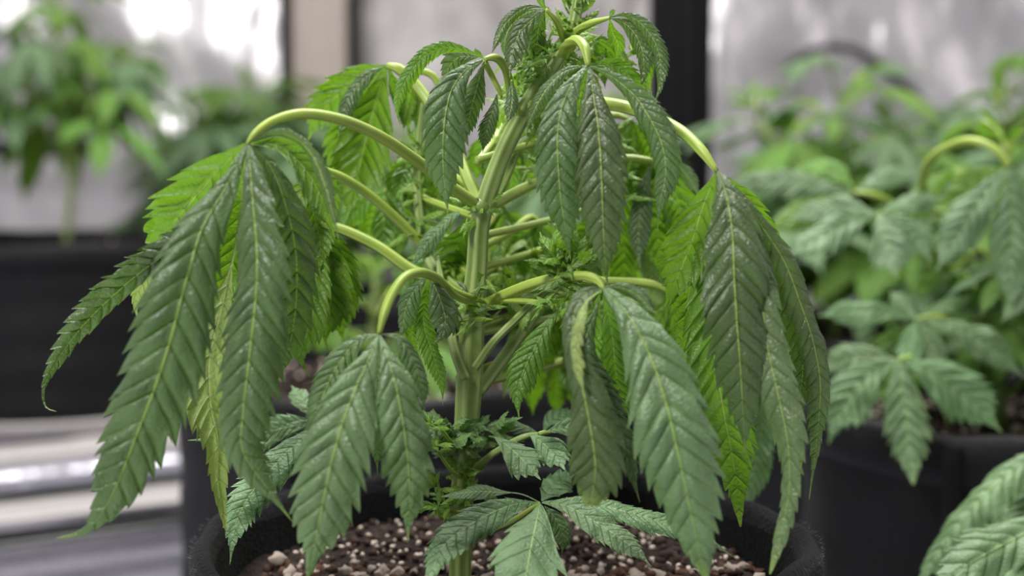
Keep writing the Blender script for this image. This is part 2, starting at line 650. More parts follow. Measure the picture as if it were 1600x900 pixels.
CHIP = []
for k in range(6):
    V, F = ico2() if k % 2 else ico()
    V = np.array([v * (1 + 0.8 * noise.noise((v[0] * 1.5 + k * 7, v[1] * 1.3, v[2] * 1.3)) + 0.2 * noise.noise((v[0] * 4, v[1] * 4 + k, v[2] * 4))) for v in V])
    CHIP.append((V, F))
CHIP_ME = [mesh_of('perlite_chip', V, F, PERL if k < 4 else PERL2, k % 2 == 1) for k, (V, F) in enumerate(CHIP)]


def soil_height(x, y, seed):
    return 0.005 * noise.noise((x * 40, y * 40, seed)) + 0.004 * noise.noise((x * 110, y * 110, seed + 3)) + 0.008 * noise.noise((x * 9, y * 9, seed))


def rot_rand(rnd):
    return Matrix.Rotation(rnd.uniform(0, 6.28), 4, 'Z') @ Matrix.Rotation(rnd.uniform(0, 6.28), 4, 'X')


def make_soil(cx, cy, z, R, label, seed, n_single, n_more, size=0.0042, rings=46, seg=120):
    V, F = [], []
    for i in range(rings + 1):
        r = R * (i + 0.02) / rings
        for k in range(seg):
            th = 2 * math.pi * k / seg
            x, y = cx + r * math.cos(th), cy + r * math.sin(th)
            V.append((x, y, z + soil_height(x, y, seed)))
    for i in range(rings):
        for k in range(seg):
            a, b = i * seg + k, i * seg + (k + 1) % seg
            F.append((a, b, b + seg, a + seg))
    F.append(tuple(range(seg)))
    org = np.array((cx, cy, z))
    so = put('potting_soil', mesh_of('potting_soil', np.array(V) - org, F, SOIL), org)
    tag(so, label, 'soil')
    rnd = random.Random(seed)

    def spot():
        while True:
            x, y = rnd.uniform(-1, 1) * R, rnd.uniform(-1, 1) * R
            if x * x + y * y < (R * 0.97) ** 2:
                return cx + x, cy + y
    spots = [spot() for _ in range(n_single + n_more)]
    if n_single:
        spots.sort(key=lambda q: q[1])
        vis = [q for q in spots if P_inv(q[0], q[1], z)[1] < 925]
        hid = [q for q in spots if P_inv(q[0], q[1], z)[1] >= 925]
        singles, more = vis[:n_single], vis[n_single:] + hid
    else:
        singles, more = [], spots
    for x, y in singles:
        o = bpy.data.objects.new('perlite_chip', CHIP_ME[rnd.randrange(6)])
        COL.objects.link(o)
        o.parent = so
        s = size * rnd.choice([0.4, 0.5, 0.6, 0.7, 0.85, 1.1])
        zz = z + soil_height(x, y, seed) + s * 0.25
        o.matrix_basis = Matrix.Translation(Vector((x, y, zz)) - Vector(org)) @ rot_rand(rnd) @ Matrix.Diagonal((s, s * rnd.uniform(.7, 1), s * rnd.uniform(.6, .95), 1))
    for kind, mat, cnt, lo, hi in (('perlite_scatter', PERL, more, .18, .6), ('bark_crumbs', BARK, [spot() for _ in range(int(len(spots) * 1.1))], .3, 1.0)):
        M = Mesh()
        V0, F0 = ico()
        for x, y in cnt:
            s = size * rnd.uniform(lo, hi)
            R3 = np.array(rot_rand(rnd).to_3x3())
            v = (V0 * np.array([s, s * rnd.uniform(.5, 1), s * rnd.uniform(.5, .9)])) @ R3.T
            M.add(v + np.array((x, y, z + soil_height(x, y, seed) + s * 0.2)), F0)
        o = M.build(kind, mat, org, so)
        o['kind'] = 'stuff'
    return so


def P_inv(x, y, z):
    d = np.array([x, y, z - CZ])
    dep = d[1] * CP - d[2] * SP
    up = d[1] * SP + d[2] * CP
    return 800 + FPX * d[0] / dep, 450 - FPX * up / dep


def grow_bag(cx, cy, z0, R, H, label, mat, seed, wob=0.004, soil_drop=0.028, seg=96, seam_at=-1.2, thick=0.006):
    root = thing('fabric_grow_bag', label, 'pot', (cx, cy, z0), 'black fabric grow bags')
    zr = z0 + H
    prof = [(0.001, z0 + .001), (R * .55, z0 + .001), (R * .93, z0 + .002), (R * .97, z0 + .012)]
    for i in range(1, 14):
        prof.append((R * (.97 + .03 * i / 13) + 0.0015 * math.sin(i * 1.7), z0 + .012 + (H - .05) * i / 13))
    prof += [(R + .001, zr - .034)]
    V, F = lathe_wobble(prof, seg, cx, cy, wob, seed)
    org = np.array((cx, cy, z0))
    put('bag_body', mesh_of('bag_body', V - org, F, mat), org, root)
    hem = [(R - .0005, zr - .036), (R + .003, zr - .034), (R + .0042, zr - .018), (R + .0035, zr - .006), (R + .001, zr - .001),
           (R - .0025, zr), (R - .006, zr - .003), (R - thick - .002, zr - .012)]
    V, F = lathe_wobble(hem, seg, cx, cy, wob, seed)
    V[:, 2] += np.array([0.006 * noise.noise((3 * math.cos(math.atan2(v[1] - cy, v[0] - cx)), 3 * math.sin(math.atan2(v[1] - cy, v[0] - cx)), seed)) for v in V])
    put('hem', mesh_of('hem', V - org, F, mat), org, root)
    lin = [(R - thick - .002, zr - .010), (R - thick - .003, zr - .03), (R - thick - .004, zr - soil_drop - .03)]
    V, F = lathe_wobble(lin, seg, cx, cy, wob, seed)
    put('inner_lining', mesh_of('inner_lining', V - org, F, mat), org, root)
    # stitched side seam: a narrow standing strip of doubled felt
    V, F = [], []
    for i in range(15):
        z = z0 + .01 + (H - .02) * i / 14
        for k, (da, dr) in enumerate(((-.05, .001), (-.04, .005), (.04, .005), (.05, .001))):
            th = seam_at + da
            r = R * (.97 + .03 * i / 14) + dr + 0.002 * (i == 14)
            V.append((cx + (r + wob * .6) * math.cos(th), cy + (r + wob * .6) * math.sin(th), z))
    for i in range(14):
        for k in range(3):
            a = i * 4 + k
            F.append((a, a + 1, a + 5, a + 4))
    put('side_seam', mesh_of('side_seam', np.array(V) - org, F, mat), org, root)
    return root


RIM = 0.28
POTX, POTY, POTR = P(784, 825, 0.70)[0], 0.70, 0.149
main_bag = grow_bag(POTX, POTY, 0.0, POTR, RIM, 'black felt grow bag in front holding the wilted plant', FELT, 3.0, 0.0065, seam_at=-2.4)
make_soil(POTX, POTY, RIM - 0.030, POTR - 0.008, 'dark soil with perlite around the wilted stem', 5, 295, 900, 0.0042)


def felt_fuzz():
    # short loose fibres standing off the felt hem
    rnd = random.Random(4)
    M = Mesh()
    for _ in range(5200):
        th = rnd.uniform(-math.pi, math.pi)
        z = RIM - abs(rnd.gauss(0, 0.018))
        r = POTR + 0.003
        c, s = math.cos(th), math.sin(th)
        f = 0.0065 * (noise.noise((c * 1.3, s * 1.3, 3 + z * 4)) + 0.5 * noise.noise((c * 4, s * 4, 3 + z * 9)))
        b = np.array([POTX + (r + f) * c, POTY + (r + f) * s, z])
        d = np.array([c, s, 0.3]) + np.array([rnd.gauss(0, .8) for _ in range(3)])
        d = d / np.linalg.norm(d) * rnd.uniform(.0015, .004)
        w_ = np.array([-s, c, 0]) * 0.00009
        M.add([b - w_, b + w_, b + d], [(0, 1, 2)])
    o = M.build('felt_fuzz', FUZZ, (POTX, POTY, 0), main_bag)
    o['kind'] = 'stuff'


felt_fuzz()

# bags behind: (px of centre, distance, floor height, radius, height, label)
BAGS = {}
for key, px, Y, z0, R, H, lab, sd in (
        ('right', 1568, 1.085, 0.0, 0.150, 0.28, 'black grow bag under the leafy plant on the right', 11.0),
        ('behind', 588, 1.265, 0.0, 0.175, 0.28, 'black grow bag directly behind the wilted plant', 17.0),
        ('left', 84, 2.02, 0.110, 0.205, 0.245, 'black grow bag on the pale platform, far left', 23.0),
        ('midback', 640, 2.02, 0.0, 0.150, 0.28, 'black grow bag standing deep behind the stem', 29.0),
        ('midright', 905, 1.78, 0.0, 0.150, 0.28, 'black grow bag behind the drooping leaves right of the stem', 47.0),
        ('bush', 400, 2.53, 0.0, 0.150, 0.28, 'black grow bag under the bushy plant at the back wall', 31.0),
        ('rear', 1305, 1.62, 0.0, 0.150, 0.28, 'black grow bag behind the right-hand plant', 37.0),
        ('farright', 1640, 1.75, 0.0, 0.150, 0.28, 'black grow bag in the far right row', 41.0),
        ('corner', 2060, 0.80, 0.0, 0.140, 0.17, 'low black grow bag at the right edge in front', 43.0)):
    x = P(px, 500, Y)[0]
    grow_bag(x, Y, z0, R, H, lab, FELT_FAR, sd, 0.005, seg=64, seam_at=-2.1 if key == 'right' else -1.9)
    make_soil(x, Y, z0 + H - 0.022, R - 0.008, {'right': 'dark soil with pale chips under the right-hand plant',
              'behind': 'soil with pale chips in the bag behind the wilted plant', 'left': 'grey soil in the far left bag',
              'midback': 'soil in the bag deep behind the stem', 'midright': 'soil in the bag behind the leaves right of the stem', 'bush': 'soil under the bushy plant at the back wall',
              'rear': 'soil in the bag behind the right-hand plant', 'farright': 'soil in the bag of the far right row',
              'corner': 'soil in the low bag at the right edge'}[key], int(sd), 60 if key in ('right', 'behind') else 0, 160, 0.0062, 20, 60)
    BAGS[key] = np.array((x, Y, z0 + H - 0.022))

# ------------------------------------------------------------------ pale platform on the left
def slab(name, parent, c, length, depth, z0, z1, ang, mat, bev=0.004):
    V, F = [], []
    # bevelled plank: octagonal section swept along its length
    sec = [(-depth / 2, z0 + bev), (-depth / 2 + bev, z0), (depth / 2 - bev, z0), (depth / 2, z0 + bev),
           (depth / 2, z1 - bev), (depth / 2 - bev, z1), (-depth / 2 + bev, z1), (-depth / 2, z1 - bev)]
    n = 10
    for i in range(n + 1):
        u_ = -length / 2 + length * i / n
        for (d, z) in sec:
            V.append((c[0] + u_ * math.cos(ang) - d * math.sin(ang), c[1] + u_ * math.sin(ang) + d * math.cos(ang), z + 0.0015 * noise.noise((i, d, z))))
    for i in range(n):
        for k in range(8):
            F.append((i * 8 + k, i * 8 + (k + 1) % 8, (i + 1) * 8 + (k + 1) % 8, (i + 1) * 8 + k))
    F.append(tuple(range(8))[::-1])
    F.append(tuple(range(n * 8, n * 8 + 8)))
    org = np.array((c[0], c[1], z0))
    return put(name, mesh_of(name, np.array(V) - org, F, mat, False), org, parent)


pc = P(60, 680, 1.95)
ANG = math.radians(30)
plat = thing('platform', 'low pale platform with dark gaps under the far left bag', 'platform', (pc[0], pc[1], 0))


def plank(px, py, Y, length, depth, th, mat, name='plank', ang=ANG):
    q = P(px, py, Y)
    return slab(name, plat, (q[0], q[1] + depth / 2), length, depth, q[2] - th, q[2], ang, mat)


slab('deck_board', plat, (-0.80, 2.08), 0.78, 0.56, 0.085, 0.109, 0.0, RIMWHITE)
plank(40, 706, 1.66, 0.62, 0.05, 0.02, RIMWHITE, 'front_rail')
plank(40, 738, 1.60, 0.62, 0.05, 0.03, MYLAR_FLOOR, 'lower_rail')
plank(40, 780, 1.50, 0.62, 0.06, 0.012, BLACKPL, 'dark_gap_strip')  # black strip standing in for the shaded gap under the rails
plank(-60, 818, 1.38, 0.62, 0.07, 0.006, RIMWHITE, 'foot_board')
plank(-150, 868, 1.24, 0.62, 0.05, 0.006, BLACKPL, 'dark_gap_strip')  # second black strip, put in as the dark gap below the foot board
# pale saucer under the far left bag
x, Y = BAGS['left'][0], BAGS['left'][1]
V, F = lathe_wobble([(0.001, .110), (.2, .110), (.225, .112), (.238, .128), (.243, .130), (.245, .126), (.236, .108), (.2, .1095), (.001, .1095)], 64, x, Y, 0.0, 1)
so = put('saucer', mesh_of('saucer', V - np.array((x, Y, .11)), F, RIMWHITE), (x, Y, .11))
tag(so, 'pale round saucer under the far left bag', 'saucer')

# ------------------------------------------------------------------ the wilted plant
Y0 = 0.70
base = P(719, 930, Y0)
plant = thing('wilted_plant', 'wilted leafy plant with drooping serrated leaves in the front bag', 'plant', base)


def px2m(r, Y):
    return r * Y / FPX


def tube_px(name, pts, radii, mat, parent, **kw):
    pw = [P(*q) for q in pts]
    if len(radii) != len(pts):
        radii = np.linspace(radii[0], radii[-1], len(pts))
    rw = [px2m(r, q[2]) for r, q in zip(radii, pts)]
    if name in ('fan_leaf', 'branch'):
        rw[-1] *= 0.5
    return add_tube(name, pw, rw, mat, parent, **kw)


SEED = [100]


def LF(pts, Ya, Yb, half, roll=0, fold=0.9, mat='dark', under=False, n=None, bow=0.0, tooth=0.25, relief=0.15, ripple=0.05, prof=None):
    return dict(pts=pts, Ya=Ya, Yb=Yb, half=half, roll=roll, fold=fold, mat=mat, under=under, n=n, bow=bow, tooth=tooth, relief=relief, ripple=ripple, prof=prof)


def build_leaflet(d, parent, name='leaflet'):
    SEED[0] += 1
    k = len(d['pts'])
    pw = []
    ln = 0
    for i, (x, y) in enumerate(d['pts']):
        t = i / (k - 1)
        Y = d['Ya'] + (d['Yb'] - d['Ya']) * t - d['bow'] * math.sin(math.pi * t)
        pw.append(P(x, y, Y))
        if i:
            ln += math.hypot(x - d['pts'][i - 1][0], y - d['pts'][i - 1][1])
    Wm = 1.2 * px2m(d['half'], (d['Ya'] + d['Yb']) / 2)
    n = d['n'] or int(max(6, min(22, round(ln / (d['half'] * 0.58)))))
    ro = d['roll'] if isinstance(d['roll'], tuple) else (d['roll'], d['roll'])
    fo = d['fold'] if isinstance(d['fold'], tuple) else (d['fold'], d['fold'])
    small = d['half'] < 14
    V, F, A = leaflet_data(pw, facing(ro[0], ro[1], d['under'], SEED[0]), Wm, n, fo, d['tooth'], d['relief'], d['ripple'], seed=SEED[0],
                           rows=3 if small else 5, cols=np.array([0, .029, .09, .36, .7, 1.0]) if small else None, wprof=d['prof'], crumple=0.24)
    org = np.array(pw[0])
    return put(name, mesh_of(name, V - org, F, LEAF[d['mat']], True, A), org, parent)


def fan(peti, r, leaflets, mat=None, name='fan_leaf'):
    p = tube_px(name, peti, r, mat or PETI, plant, seg=12)
    for d in leaflets:
        build_leaflet(d, p)
    return p


# main stem
tube_px('main_stem',
        [(719, 930, .70), (719, 880, .70), (721, 800, .70), (727, 700, .70), (733, 600, .70), (738, 500, .70), (745, 420, .70),
         (750, 350, .70), (762, 305, .70), (786, 240, .70), (816, 180, .70), (850, 122, .70), (880, 76, .70), (896, 40, .70), (902, 0, .70), (905, -25, .70)],
        [17, 17, 17, 18, 20, 19, 16, 15, 14, 13, 13, 12, 11, 10, 8, 5], STEM, plant, seg=28, ridges=6, ridge=0.09, n=140)

# swollen nodes where branches leave the stem
for (x, y, rr) in ((752, 322, 19), (742, 478, 23), (733, 590, 22), (724, 700, 19), (884, 72, 14)):
    c = P(x, y, .70)
    V, F = ico2()
    s = px2m(rr, .70)
    V = V * np.array([s, s * .95, s * 0.75]) + c
    put('stem_node', mesh_of('stem_node', V - c, F, STEM, True, {'stripe': np.full(len(V), .3)}), c, plant)

# --- A: big left fan leaf
fan([(748, 322, .70), (700, 288, .685), (650, 250, .67), (590, 211, .65), (530, 186, .635), (470, 178, .625), (425, 190, .62), (398, 210, .615), (386, 226, .615)],
    (10, 9, 9, 9, 8.5, 8, 7, 6, 6), [
    LF([(386, 225), (353, 293), (317, 355), (290, 443), (260, 552), (219, 665), (168, 787), (132, 830), (89, 841)], .615, .60, 63, (12, -8), .75, 'dark', bow=.02),
    LF([(388, 225), (390, 262), (394, 320), (400, 400), (398, 470), (389, 560), (380, 640), (378, 700), (400, 740), (430, 780), (456, 814)], .613, .60, 54, (32, 12), (.9, .8), 'dark', bow=.012, prof=FULL),
    LF([(390, 226), (420, 256), (447, 320), (463, 400), (462, 480), (449, 555), (432, 600)], .616, .63, 38, (-10, 0), .8, 'dark', n=13),
    LF([(390, 224), (433, 228), (470, 258), (497, 300), (513, 340), (523, 374)], .618, .63, 34, (-35, -30), .9, 'bright', under=True),
    LF([(389, 222), (425, 209), (458, 214), (486, 240), (506, 285), (520, 335), (530, 378)], .614, .61, 13, (40, 20), .9, 'dark', n=9),
    LF([(384, 224), (345, 262), (302, 312), (268, 352), (240, 388), (214, 412)], .618, .655, 46, 20, .6, 'bright', under=True),
    LF([(384, 226), (330, 330), (290, 378), (250, 404), (208, 436), (165, 474), (125, 515), (92, 560), (69, 605), (72, 636), (88, 643)], .625, .64, 32, (-20, -40), (.6, 1.0), 'dark', bow=-.012),
    LF([(385, 228), (370, 370), (346, 480), (327, 560), (328, 630), (340, 690), (340, 745), (347, 795), (353, 829)], .64, .65, 44, (10, -20), .6, 'pale', under=True, prof=([0, .3, .4, .5, .62, .72, .78, .86, .94, 1], [.03, .05, .4, .9, 1, .75, .45, .3, .14, .02])),
    LF([(387, 230), (360, 420), (318, 520), (282, 600), (262, 660), (268, 692)], .65, .66, 26, 10, .7, 'bright', under=True),
    LF([(386, 228), (300, 360), (250, 410), (222, 440), (212, 480), (220, 510)], .64, .67, 24, 10, .7, 'pale', under=True),
])

# --- C: bright leaf behind A
fan([(742, 478, .715), (690, 445, .715), (640, 420, .715), (590, 385, .715), (530, 357, .715), (475, 344, .715)], (10, 8), [
    LF([(475, 344), (492, 420), (486, 500), (470, 555), (484, 589)], .716, .70, 30, 15, .8, 'bright', under=True),
    LF([(477, 344), (512, 410), (516, 480), (508, 530), (512, 545)], .717, .72, 34, -15, .8, 'bright', under=True),
    LF([(479, 344), (525, 395), (534, 460), (532, 510), (537, 537)], .718, .735, 30, -20, .8, 'bright', under=True),
    LF([(475, 344), (462, 400), (458, 470), (452, 520)], .718, .735, 26, 20, .8, 'bright', under=True),
])
# thin petiole running to a leaf hidden behind A
fan([(662, 384, .745), (620, 342, .738), (575, 303, .73), (530, 275, .72), (495, 261, .712)], (8, 7), [
    LF([(496, 262), (470, 300), (455, 350), (450, 420)], .712, .70, 26, 20, .8, 'bright', under=True),
    LF([(496, 262), (488, 320), (500, 380), (498, 430)], .714, .71, 24, -20, .8, 'bright', under=True),
])

# --- D: front left small-petiole leaf
fan([(742, 470, .69), (705, 455, .67), (680, 433, .65), (655, 426, .635), (632, 434, .625), (612, 462, .617), (600, 492, .612), (592, 522, .61)], (8, 7.5, 7.5, 7.5, 7, 7, 7, 7), [
    LF([(591, 522), (577, 560), (557, 605), (535, 660), (517, 725), (502, 800), (490, 860), (478, 918)], .608, .585, 57, (8, 0), .55, 'mid', bow=.012, tooth=.22),
    LF([(593, 523), (606, 560), (622, 615), (634, 685), (640, 760), (637, 848)], .608, .60, 43, (-10, 0), .65, 'mid', bow=.010),
    LF([(589, 522), (562, 531), (530, 568), (506, 615), (489, 660), (476, 700)], .612, .615, 27, (20, 10), .8, 'mid'),
    LF([(595, 522), (622, 528), (647, 566), (660, 612), (664, 645)], .612, .62, 20, (-35, -20), .9, 'mid'),
    LF([(592, 524), (591, 600), (588, 680), (590, 742)], .625, .65, 20, 0, .5, 'fresh'),
])
# --- E: small curled leaf by the stem
fan([(742, 474, .69), (712, 462, .672), (690, 442, .66), (671, 432, .655)], (6, 5), [
    LF([(671, 432), (686, 462), (696, 500), (690, 525), (678, 536)], .653, .648, 25, (-5, 0), .8, 'dark', relief=.11),
    LF([(669, 432), (649, 452), (634, 482), (629, 510), (623, 530)], .655, .66, 20, 20, .9, 'dark', relief=.11),
    LF([(671, 434), (662, 500), (676, 552), (690, 598), (692, 633)], .66, .665, 17, -10, .7, 'bright'),
    LF([(672, 434), (648, 480), (645, 530), (655, 556)], .668, .68, 15, 10, .7, 'bright', under=True),
])
# --- F: single leaf right of the stem
fan([(752, 470, .70), (800, 470, .685), (845, 474, .67), (872, 484, .66)], (5, 4), [
    LF([(872, 484), (845, 526), (822, 572), (808, 615), (811, 654)], .655, .645, 26, (10, 15), .8, 'bright'),
])

# --- G: front right leaf on its bent petiole
fan([(757, 476, .70), (800, 456, .685), (847, 440, .665), (890, 433, .645), (918, 432, .632), (936, 440, .625), (943, 452, .62)], (10, 9, 8.5, 8, 7.5, 7, 6.5), [
    LF([(943, 450), (978, 488), (1016, 557), (1041, 629), (1058, 700), (1078, 797), (1092, 860), (1104, 908)], .618, .585, 62, (4, 10), .62, 'mid', bow=.018, tooth=.2, prof=([0, .06, .14, .24, .36, .50, .64, .76, .86, .94, 1.0], [.1, .2, .42, .72, .94, 1, .88, .66, .42, .2, .02])),
    LF([(940, 450), (917, 458), (899, 484), (894, 530), (908, 600), (924, 680), (930, 735), (922, 790)], .618, .60, 44, (25, 15), (.75, .9), 'dark', bow=.01, relief=.12, ripple=.09, prof=([0, .08, .2, .34, .5, .65, .8, .9, 1.0], [.1, .35, .42, .5, .8, 1, 1, .8, .25])),
    LF([(936, 470), (912, 558), (944, 636), (978, 712), (1000, 785)], .628, .615, 33, (-5, -15), .8, 'dark', relief=.11),
    LF([(944, 448), (970, 449), (998, 463), (1015, 483), (1030, 492)], .62, .615, 12, (20, 10), .9, 'mid'),
    LF([(942, 456), (956, 520), (965, 600), (985, 660)], .632, .64, 24, (30, 20), .8, 'bright'),
    LF([(938, 456), (922, 520), (920, 600), (915, 650)], .636, .65, 26, 10, .7, 'bright', under=True),
    LF([(944, 456), (990, 510), (1010, 580), (1018, 640)], .64, .65, 24, -10, .7, 'bright', under=True),
    LF([(941, 452), (917, 470), (903, 500), (897, 545), (905, 590), (916, 625)], .603, .590, 15, (60, 50), .8, 'pale', n=9, ripple=.1),
])

# --- H: right fan leaf
fan([(826, 168, .70), (900, 160, .70), (970, 166, .685), (1030, 187, .665), (1068, 208, .65), (1097, 237, .64), (1120, 268, .635)], (10, 10, 10, 9.5, 9, 8.5, 8), [
    LF([(1121, 267), (1135, 306), (1144, 360), (1147, 424), (1152, 500), (1157, 573), (1161, 650), (1165, 712)], .632, .62, 52, (4, 0), .8, 'dark', bow=.014, prof=FULL),
    LF([(1119, 270), (1098, 325), (1077, 388), (1056, 440), (1038, 482)], .638, .66, 40, 15, .7, 'bright', under=True),
    LF([(1119, 272), (1105, 400), (1112, 520), (1130, 640), (1147, 730), (1157, 823)], .65, .645, 48, 6, .6, 'bright', under=True, prof=([0, .2, .4, .6, .75, .86, .94, 1], [.05, .4, .85, 1, .8, .4, .14, .02])),
    LF([(1118, 272), (1096, 390), (1084, 490), (1078, 560), (1086, 615)], .655, .68, 36, 15, .7, 'bright', under=True),
    LF([(1124, 268), (1160, 309), (1192, 356), (1224, 405), (1250, 470), (1270, 530), (1282, 597), (1277, 680), (1264, 782)], .634, .65, 26, (-25, -15), .95, 'dark', bow=.01, relief=.1),
    LF([(1123, 269), (1158, 320), (1195, 380), (1222, 440), (1240, 505), (1254, 573), (1248, 640), (1251, 700)], .64, .65, 26, (10, 0), .9, 'dark', relief=.1),
    LF([(1123, 268), (1165, 340), (1186, 430), (1197, 530), (1215, 615), (1230, 690), (1233, 760), (1221, 830), (1203, 897)], .634, .60, 33, (10, 20), .85, 'mid', bow=.006, relief=.1, prof=([0, .1, .25, .42, .58, .7, .8, .9, 1], [.05, .3, .7, .95, 1, .72, .5, .35, .03])),
    LF([(1122, 268), (1150, 300), (1180, 350), (1200, 410), (1206, 470)], .64, .66, 28, -10, .8, 'bright', under=True),
    LF([(1124, 270), (1200, 440), (1235, 560), (1240, 640), (1252, 712), (1246, 768)], .66, .68, 16, 0, .8, 'bright', under=True),
])

# --- I: top right front leaf
fan([(880, 84, .70), (890, 68, .685), (904, 64, .67), (914, 76, .66), (919, 103, .655)], (10, 9, 8, 8, 7.5), [
    LF([(917, 102), (896, 128), (878, 168), (871, 212), (873, 268), (877, 315), (885, 365), (892, 408)], .652, .645, 37, (14, 6), .8, 'dark', bow=.014),
    LF([(920, 104), (928, 150), (935, 198), (939, 255), (941, 302), (943, 364), (946, 415), (950, 450)], .652, .635, 40, (-6, 0), .75, 'dark', bow=.016),
    LF([(922, 103), (955, 120), (993, 152), (1016, 187), (1034, 226), (1040, 270), (1030, 320), (1027, 364)], .653, .64, 26, (20, 30), .95, 'dark', bow=.01, relief=.11),
    LF([(916, 102), (882, 112), (857, 135), (841, 160), (828, 188), (822, 212)], .655, .665, 13, 20, .9, 'dark'),
    LF([(921, 102), (950, 100), (985, 122), (1005, 165), (1012, 210)], .66, .68, 18, -10, .9, 'bright', under=True),
    LF([(919, 104), (905, 160), (900, 220), (902, 270)], .67, .69, 22, 0, .7, 'bright', under=True),
])

# --- J: top left front leaf
fan([(800, 165, .70), (796, 130, .69), (788, 104, .68), (774, 90, .672), (757, 92, .668)], (8, 7, 6.5, 6.5, 6), [
    LF([(755, 93), (726, 111), (707, 138), (696, 180), (692, 225), (693, 270), (700, 336)], .666, .655, 36, (12, 5), .8, 'dark', bow=.01),
    LF([(757, 95), (748, 126), (739, 160), (728, 204), (720, 232)], .668, .67, 19, (-10, -10), .8, 'dark'),
    LF([(750, 88), (724, 78), (694, 75), (666, 87), (646, 108), (628, 140), (621, 172), (626, 202)], .668, .66, 14, (-20, 10), .9, 'bright'),
    LF([(748, 89), (716, 90), (700, 108), (694, 136)], .672, .69, 19, 10, .8, 'dark'),
    LF([(756, 92), (744, 80), (742, 74)], .672, .672, 5, 0, .5, 'bright', n=6),
])
fan([(757, 96, .67), (768, 118, .68), (778, 138, .68), (784, 152, .68)], (5, 4), [
    LF([(777, 147), (772, 168), (760, 204), (754, 240)], .675, .67, 14, 5, .9, 'dark'),
])
fan([(812, 184, .70), (806, 160, .69), (802, 140, .685), (799, 126, .68)], (5, 4), [
    LF([(799, 126), (800, 156), (793, 195)], .675, .672, 11, 5, .9, 'dark'),
])
# --- K: left upper leaf behind
fan([(748, 318, .71), (730, 278, .72), (705, 215, .735), (675, 166, .745), (645, 127, .75), (622, 107, .75), (604, 102, .75)], (9, 8.5, 8.5, 9, 9, 8.5, 8), [
    LF([(604, 102), (572, 114), (534, 143), (500, 180), (480, 222)], .752, .77, 32, 10, .7, 'bright', under=True),
    LF([(602, 103), (572, 120), (545, 152), (535, 185), (528, 215)], .745, .74, 16, 25, .9, 'dark'),
    LF([(604, 103), (590, 150), (572, 215), (556, 280), (540, 346)], .75, .755, 44, 5, .6, 'bright', under=True),
    LF([(604, 103), (560, 180), (535, 240), (520, 300)], .77, .79, 34, 10, .7, 'bright', under=True),
    LF([(606, 103), (618, 140), (634, 180), (640, 206)], .755, .77, 16, -20, .8, 'bright', under=True),
])
fan([(690, 165, .755), (688, 140, .755), (678, 120, .755), (662, 112, .755), (646, 116, .755)], (6, 5), [
    LF([(646, 116), (640, 150), (632, 190), (630, 205)], .757, .765, 13, 5, .8, 'bright', under=True),
    LF([(648, 117), (655, 150), (652, 185), (648, 205)], .76, .77, 12, 5, .8, 'dark'),
])

# --- M: top left leaf
fan([(882, 66, .70), (876, 48, .69), (868, 30, .682), (853, 15, .678)], (6, 5.5, 5, 5), [
    LF([(852, 15), (829, 33), (813, 50), (803, 74), (798, 98), (796, 122)], .676, .668, 20, (10, 20), .9, 'dark', relief=.12),
    LF([(850, 12), (828, 10), (804, 23), (786, 42), (776, 64), (766, 90)], .678, .675, 9, 10, .9, 'dark'),
    LF([(850, 14), (822, 20), (800, 38), (790, 58), (788, 80), (792, 98)], .682, .69, 11, 10, .8, 'dark'),
    LF([(852, 16), (842, 45), (838, 75), (830, 98)], .69, .70, 16, -15, .8, 'dark'),
    LF([(852, 14), (846, 4), (843, -8)], .68, .68, 6, 0, .5, 'bright', n=6),
])
# --- N: top right leaf
fan([(890, 56, .70), (905, 46, .69), (922, 37, .68), (953, 28, .67)], (7, 6.5, 6, 5), [
    LF([(952, 27), (978, 24), (1000, 36), (1018, 57), (1029, 82), (1032, 112), (1028, 144), (1019, 168)], .668, .66, 14, (25, 30), 1.0, 'dark', ripple=.12),
    LF([(953, 28), (976, 37), (993, 55), (1003, 78), (1006, 106), (1001, 140)], .67, .668, 17, (20, 20), 1.0, 'dark', ripple=.1),
    LF([(953, 29), (957, 50), (966, 70), (961, 94)], .675, .685, 12, 0, .8, 'bright', under=True),
    LF([(954, 28), (990, 46), (1014, 86), (1014, 128), (1019, 150)], .68, .69, 12, 0, .9, 'bright', under=True),
    LF([(952, 28), (958, 18), (963, 16)], .67, .67, 4, 0, .5, 'bright', n=6),
])
# --- O: fine leaf right under the top
fan([(890, 66, .70), (900, 65, .71), (912, 64, .715)], (5, 4), [
    LF([(912, 64), (932, 61), (950, 68), (965, 81), (981, 104), (999, 123)], .715, .71, 9, 10, .9, 'bright'),
    LF([(920, 63), (934, 70), (942, 94)], .718, .72, 10, 0, .9, 'bright', under=True),
    LF([(946, 68), (954, 90), (960, 112)], .718, .72, 9, 0, .9, 'bright', under=True),
    LF([(912, 64), (926, 84), (940, 108), (946, 140)], .725, .73, 11, 0, .9, 'dark'),
])

# --- Q: leaves on the right-hand branch behind
fan([(768, 322, .71), (806, 300, .725), (845, 283, .74), (900, 262, .752), (980, 249, .757), (1024, 251, .757)], (9, 8.5, 8, 8, 8, 7), [
    LF([(1040, 252), (1062, 262), (1080, 284), (1094, 308)], .757, .755, 12, 10, .8, 'mid'),
    LF([(1030, 254), (1054, 300), (1066, 345), (1064, 385)], .76, .765, 34, -8, .7, 'bright', under=True),
    LF([(1018, 256), (1006, 300), (998, 360), (1000, 420)], .758, .75, 20, 0, .9, 'mid', relief=.13),
    LF([(1022, 256), (1020, 320), (1030, 390), (1034, 440)], .77, .78, 28, 0, .8, 'bright', under=True),
    LF([(1016, 254), (980, 290), (965, 350), (968, 400)], .775, .79, 28, 0, .8, 'bright', under=True),
])
